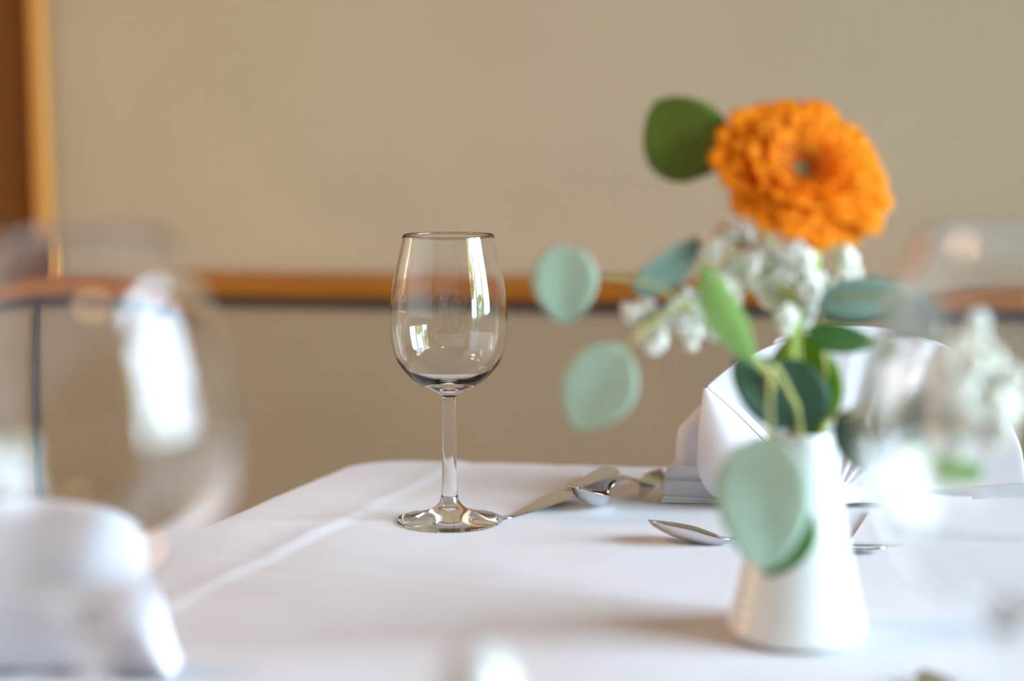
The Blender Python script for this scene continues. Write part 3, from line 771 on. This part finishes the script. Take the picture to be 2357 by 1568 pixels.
# ------------------------------------------------------------------ gerbera
def gerbera():
    cpt = P(1838, 402, VY - .012)
    t = empty('gerbera', MOUTH, 'orange gerbera flower in full bloom standing tallest in the white vase', 'flower')
    off = MOUTH
    tube('stem', [INB + Vector((.006, 0, 0)), MOUTH + Vector((-.004, 0, 0)), P(1822, 880, VY), P(1822, 780, VY), P(1848, 690, VY + .002), P(1873, 600, VY + .008), P(1868, 510, VY + .014), cpt + Vector((.006, .018, -.012))], .0030, .0034, M['stemgreen'], t, n=40, off=off)
    nrm = Vector((.16, -.80, .60)).normalized(); side = nrm.cross(Vector((0, 0, 1))).normalized() * -1; upv = nrm.cross(side); 
    if upv.z < 0: upv = -upv
    Mx = Matrix((side, upv, nrm)).transposed().to_4x4(); Mx.translation = cpt - off
    rnd = random.Random(11)
    def petal_mesh(L, W, curl, cup):
        V, F, UV = [], [], []; ns, nv = 12, 5
        for i in range(ns):
            x = i / (ns - 1); w = W * .5 * (min(1, (x / .55)) ** .6 * .72 + .28) * (math.sqrt(max(0, 1 - ((x - .78) / .225) ** 2)) if x > .78 else 1)
            for j in range(nv):
                v = -1 + 2 * j / (nv - 1); V.append((L * x, w * v, curl * L * x * x + cup * W * v * v * .5 - .05 * W * math.cos(v * math.pi * 2))); UV.append((j / (nv - 1), x))
        for i in range(ns - 1):
            for j in range(nv - 1): F.append((i * nv + j, i * nv + j + 1, (i + 1) * nv + j + 1, (i + 1) * nv + j))
        o = mesh_obj('petal', V, F, M['petal'], None, uvs=UV); md = o.modifiers.new('thickness', 'SOLIDIFY'); md.thickness = .0004; return o
    R0 = 194 / FPX * VY * 1.02
    rings = [(17, R0 * 1.00, .0175, -.10, 4, .0), (18, R0 * .96, .0160, -.08, 8, .001), (18, R0 * .80, .0138, -.06, 12, .002),
             (18, R0 * .62, .0108, -.04, 18, .003), (18, R0 * .44, .0074, .0, 27, .0036)]
    for ri, (n, L, W, curl, lift, z) in enumerate(rings):
        proto = [petal_mesh(L * rnd.uniform(.96, 1.02), W * rnd.uniform(.9, 1.08), curl + rnd.uniform(-.05, .05), .12) for _ in range(3)]
        used = [False] * 3
        for i in range(n):
            k_ = rnd.randrange(3); o = proto[k_]
            if used[k_]: o = o.copy(); COL.objects.link(o)
            used[k_] = True
            attach(o, t)
            a = 2 * math.pi * (i + .5 * (ri % 2)) / n + rnd.uniform(-.06, .06); tilt = math.radians(lift + rnd.uniform(-2.5, 2.5))
            s = rnd.uniform(.95, 1.04)
            if ri < 2 and math.cos(a) > .3: s *= 1.04
            if ri == 0 and math.cos(a) < -.3: tilt += math.radians(6)
            o.matrix_local = Mx @ Matrix.Rotation(a, 4, 'Z') @ Matrix.Translation((.003, 0, z)) @ Matrix.Rotation(-tilt, 4, 'Y') @ Matrix.Rotation(rnd.uniform(-.10, .10), 4, 'X') @ Matrix.Scale(s, 4)
        for k_ in range(3):
            if not used[k_]: bpy.data.objects.remove(proto[k_])
    # central disc: dome + small florets
    V, F = lathe([(.0100, -.001), (.0100, .003), (.0085, .0058), (.0045, .0052), (.0003, .0045)], 24)
    o = mesh_obj('disc', V, F, M['floret'], t); o.matrix_local = Mx
    V, F = [], []
    for i in range(190):
        g = 2.39996 * i; rr = .0118 * math.sqrt((i + 34) / 224); h = .0052 + (.0045 if i > 70 else .0012)
        c_ = Vector((rr * math.cos(g), rr * math.sin(g), h)); i0 = len(V); s = .0009
        for dx, dy, dz in ((s, 0, -.003), (-s * .5, s * .87, -.003), (-s * .5, -s * .87, -.003)): V.append(c_ + Vector((dx, dy, dz)))
        V.append(c_ + Vector((c_.x * .15, c_.y * .15, .0012))); F += [(i0, i0 + 1, i0 + 3), (i0 + 1, i0 + 2, i0 + 3), (i0 + 2, i0, i0 + 3)]
    o = mesh_obj('disc_florets', V, F, M['floret_gold'], t, smooth=False); o.matrix_local = Mx; tag(o, kind='stuff')
    # green cup behind the petals
    V, F = lathe([(.003, -.014), (.009, -.010), (.0125, -.003), (.012, .0)], 24)
    o = mesh_obj('sepal_cup', V, F, M['stemgreen'], t); o.matrix_local = Mx
gerbera()

# ------------------------------------------------------------------ eucalyptus
def leaf(parent, off, px, py, Y, L, W, ang, mat, tilt=0.0, nod=0.0, fold=.12, curl=.1, point=.0):
    """leaf centred at picture point (px,py) at depth Y; L,W in picture px; ang = tip direction in the picture (deg, 0=right, 90=up);
       tilt turns it about its own midrib, nod about its cross axis"""
    k_ = Y * 1.02 / FPX; L *= k_; W *= k_
    n1, n2 = 15, 9; V, F = [], []
    for i in range(n1):
        x = i / (n1 - 1); w = W * .5 * (math.sin(math.pi * x ** (.80 + point)) ** (.62 + point * .5))
        w = max(w, .0004)
        for j in range(n2):
            v = -1 + 2 * j / (n2 - 1)
            V.append((L * (x - .5), w * v, fold * abs(v) * w + curl * L * (.25 - (x - .5) ** 2)))
    for i in range(n1 - 1):
        for j in range(n2 - 1): F.append((i * n2 + j, i * n2 + j + 1, (i + 1) * n2 + j + 1, (i + 1) * n2 + j))
    o = mesh_obj('leaf', V, F, mat, parent)
    a = math.radians(ang); ex = RT * math.cos(a) + UP * math.sin(a); ez = -FWD; ey = ez.cross(ex)
    B = Matrix((ex, ey, ez)).transposed().to_4x4() @ Matrix.Rotation(math.radians(nod), 4, 'Y') @ Matrix.Rotation(math.radians(tilt), 4, 'X')
    B.translation = P(px, py, Y) - off; o.matrix_local = B
    md = o.modifiers.new('thickness', 'SOLIDIFY'); md.thickness = .0004
    return o
def sprig(label, loc=MOUTH):
    return empty('eucalyptus_branch', loc, label, 'foliage', 'eucalyptus branches in the vase')
S = 'stemyellow'
# left branch
b1 = sprig('eucalyptus branch reaching left from the vase with pale round silver leaves')
tube('stem', [INB, MOUTH + Vector((-.003, -.004, 0)), P(1775, 870, VY - .01), P(1735, 822, VY - .012), P(1650, 755, VY - .016), P(1560, 690, VY - .02), P(1480, 650, VY - .02), P(1385, 636, VY - .02)], .0016, .0009, M[S], b1, n=40, off=MOUTH)
tube('stem', [P(1575, 700, VY - .02), P(1515, 735, VY - .03), P(1462, 775, VY - .04), P(1450, 800, VY - .04)], .0011, .0008, M[S], b1, off=MOUTH)
leaf(b1, MOUTH, 1302, 656, VY - .02, 182, 152, 200 + 70, M['leaf_silver'], 12, 5)
leaf(b1, MOUTH, 1532, 606, VY - .01, 200, 130, 35, M['leaf_blue'], 48, 10, fold=.3)
leaf(b1, MOUTH, 1380, 893, VY - .04, 222, 176, 242, M['leaf_silver'], 14, 8, point=.1)
leaf(b1, MOUTH, 1678, 722, VY - .03, 260, 100, 298, M['leaf_pale'], 40, 5, fold=.3, point=.15)
# tall branch with the dark leaf beside the bloom
b2 = sprig('eucalyptus stem carrying the dark green round leaf left of the orange bloom')
tube('stem', [INB, MOUTH + Vector((.004, .006, 0)), P(1850, 800, VY + .02), P(1790, 600, VY + .03), P(1700, 450, VY + .022), P(1640, 385, VY + .012)], .0015, .0009, M['stemgreen'], b2, n=40, off=MOUTH)
leaf(b2, MOUTH, 1572, 316, VY + .004, 210, 196, 125, M['leaf_top'], -8, 10, fold=.08)
# right branch
b3 = sprig('eucalyptus branch leaning right above the napkin with blue-green and mid-green leaves')
tube('stem', [INB, MOUTH + Vector((.007, 0, 0)), P(1900, 880, VY), P(1890, 760, VY), P(1900, 700, VY - .005), P(2010, 680, VY - .03), P(2090, 710, VY - .06)], .0015, .0008, M[S], b3, n=40, off=MOUTH)
leaf(b3, MOUTH, 1985, 680, VY - .01, 205, 120, 8, M['leaf_blue'], 35, 0)
leaf(b3, MOUTH, 1938, 772, VY - .005, 160, 90, -12, M['leaf_green'], 42, 0, fold=.2)
leaf(b3, MOUTH, 2095, 725, VY - .14, 130, 120, -50, M['leaf_blue'], 30, 0)
# front hanging branch
b4 = sprig('eucalyptus sprig bending forward with the largest silver-green leaf hanging over the vase')
tube('stem', [INB, MOUTH + Vector((-.002, -.010, .001)), P(1815, 900, VY - .03), P(1780, 845, VY - .045), P(1772, 900, VY - .065), P(1772, 1010, VY - .075)], .0015, .0009, M[S], b4, n=40, off=MOUTH)
leaf(b4, MOUTH, 1757, 1158, VY - .078, 310, 222, 272, M['leaf_silver'], 8, -6, fold=.10, curl=.12)
leaf(b4, MOUTH, 1803, 1242, VY - .062, 190, 142, 245, M['leaf_green'], 20, 5, fold=.1)
# tuft of dark leaves in the mouth
b5 = sprig('tuft of dark green and blue-green leaves just above the rim of the vase')
tube('stem', [INB, MOUTH + Vector((.002, .004, 0)), P(1850, 930, VY + .004), P(1850, 860, VY + .006)], .0013, .0009, M['stemgreen'], b5, off=MOUTH)
leaf(b5, MOUTH, 1850, 885, VY + .006, 250, 185, 95, M['leaf_bright'], -20, 6, fold=.15, point=.1)
leaf(b5, MOUTH, 1770, 900, VY - .004, 215, 150, 140, M['leaf_dark'], 12, 5, fold=.1)
leaf(b5, MOUTH, 1838, 905, VY - .010, 165, 140, 100, M['leaf_dark'], -15, -6, fold=.12)
# right low leaves
b6 = sprig('eucalyptus sprig drooping right of the vase mouth with narrow dark leaves')
tube('stem', [INB, MOUTH + Vector((.010, -.006, -.0005)), P(1930, 955, VY - .02), P(1990, 935, VY - .05), P(2080, 925, VY - .1), P(2200, 1010, VY - .13)], .0013, .0008, M[S], b6, n=36, off=MOUTH)
leaf(b6, MOUTH, 1966, 1015, VY - .03, 150, 90, 285, M['leaf_dark'], 45, 5, fold=.2)
leaf(b6, MOUTH, 2088, 965, VY - .11, 170, 130, 240, M['leaf_dark'], 38, 0)
leaf(b6, MOUTH, 2205, 1078, VY - .13, 120, 90, 340, M['leaf_pale'], 40, 0)

# ------------------------------------------------------------------ white filler blossoms
def blossom_proto(r, seed):
    rnd = random.Random(seed); bm = bmesh.new()
    bmesh.ops.create_icosphere(bm, subdivisions=2, radius=r * .55)
    for i in range(14):
        d = Vector((rnd.gauss(0, 1), rnd.gauss(0, 1), rnd.gauss(0, 1) + .4)).normalized()
        mt = Matrix.Translation(d * r * .62) @ d.to_track_quat('Z', 'Y').to_matrix().to_4x4() @ Matrix.Diagonal((r * .42, r * .38, r * .26, 1))
        bmesh.ops.create_icosphere(bm, subdivisions=1, radius=1, matrix=mt)
    me = bpy.data.meshes.new('blossom'); bm.to_mesh(me); bm.free(); me.polygons.foreach_set('use_smooth', [True] * len(me.polygons)); me.materials.append(M['blossom']); return me
BL = [blossom_proto(1.0, i) for i in range(4)]
def flowers(label, pts, stempath, rpx, seed, spread=.012):
    t = empty('white_blossom_sprig', MOUTH, label, 'flowers', 'sprigs of small white blossoms in the vase')
    rnd = random.Random(seed)
    mainc = catmull(stempath, 40)
    tube('stem', stempath, .0012, .0007, M[S], t, n=40, off=MOUTH)
    for i, (x, y, Y, s) in enumerate(pts):
        p = P(x, y, Y + rnd.uniform(-1, 1) * spread)
        o = bpy.data.objects.new('blossom', BL[i % 4]); COL.objects.link(o); attach(o, t)
        r = rpx * s * Y / FPX
        o.matrix_local = Matrix.Translation(p - MOUTH) @ Matrix.Rotation(rnd.uniform(0, 6.28), 4, 'Z') @ Matrix.Rotation(rnd.uniform(-.5, .5), 4, 'X') @ Matrix.Diagonal((r, r, r * 1.15, 1))
        q = min(mainc[12:], key=lambda c_: (c_ - p).length)
        if (q - p).length > .004:
            tube('twig', [q, q.lerp(p, .5) + Vector((0, 0, -.002)), p - Vector((0, 0, r * .3))], .0005, .0004, M[S], t, n=6, seg=5, off=MOUTH)
A = [(1672, 528, .9), (1700, 548, 1), (1640, 565, 1), (1745, 575, .9), (1668, 602, .9), (1720, 600, 1), (1778, 600, .9), (1818, 565, 1.1), (1842, 592, 1), (1800, 625, .9), (1748, 640, 1), (1700, 650, .9),
     (1775, 680, 1), (1808, 735, 1), (1850, 700, 1), (1862, 668, .95), (1872, 640, .9), (1838, 650, .8), (1915, 670, 1), (1945, 600, 1), (1950, 640, 1.05), (1965, 660, .8), (1890, 650, .7), (1850, 735, .7), (1655, 635, .8), (1665, 668, .7), (1690, 690, .6)]
flowers('sprig of small white blossoms crowded under the orange bloom', [(x, y, VY + .002, s) for x, y, s in A],
        [INB, MOUTH + Vector((.001, -.002, 0)), P(1845, 860, VY), P(1830, 740, VY), P(1790, 650, VY), P(1710, 570, VY)], 40, 3)
B_ = [(1455, 716, .8), (1487, 712, .75), (1503, 780, 1.05), (1540, 725, .95), (1575, 735, 1), (1590, 770, 1), (1602, 725, .9), (1622, 720, .8), (1560, 705, .7), (1645, 765, .6), (1605, 690, .5), (1580, 675, .5)]
flowers('sprig of small white blossoms low on the left between the round leaves', [(x, y, VY - .012, s) for x, y, s in B_],
        [INB, MOUTH + Vector((-.006, 0, 0)), P(1790, 900, VY - .004), P(1700, 800, VY - .008), P(1640, 745, VY - .01), P(1500, 730, VY - .012)], 40, 5, .004)
rnd = random.Random(21)
C_ = [(2130, 750, .75, -.12), (2240, 745, 1, -.13), (2245, 790, 1, -.13), (2275, 830, 1.1, -.13), (2300, 860, 1, -.13), (2205, 800, .9, -.12), (2335, 870, 1, -.14), (2340, 930, 1, -.14), (2290, 915, 1, -.14)]
for i in range(34): C_.append((2130 + rnd.random() * 170, 830 + rnd.random() * 200, rnd.uniform(.85, 1.2), -.14))
for i in range(7): C_.append((2060 + rnd.random() * 110, 1040 + rnd.random() * 80, rnd.uniform(.9, 1.1), -.12))
flowers('blurred sprig of many white blossoms leaning toward the right foreground', [(x, y, VY + d, s) for x, y, s, d in C_],
        [INB, MOUTH + Vector((.008, -.009, -.0005)), P(1950, 960, VY - .03), P(2060, 960, VY - .08), P(2150, 930, VY - .12), P(2260, 850, VY - .135)], 40, 9, .012)
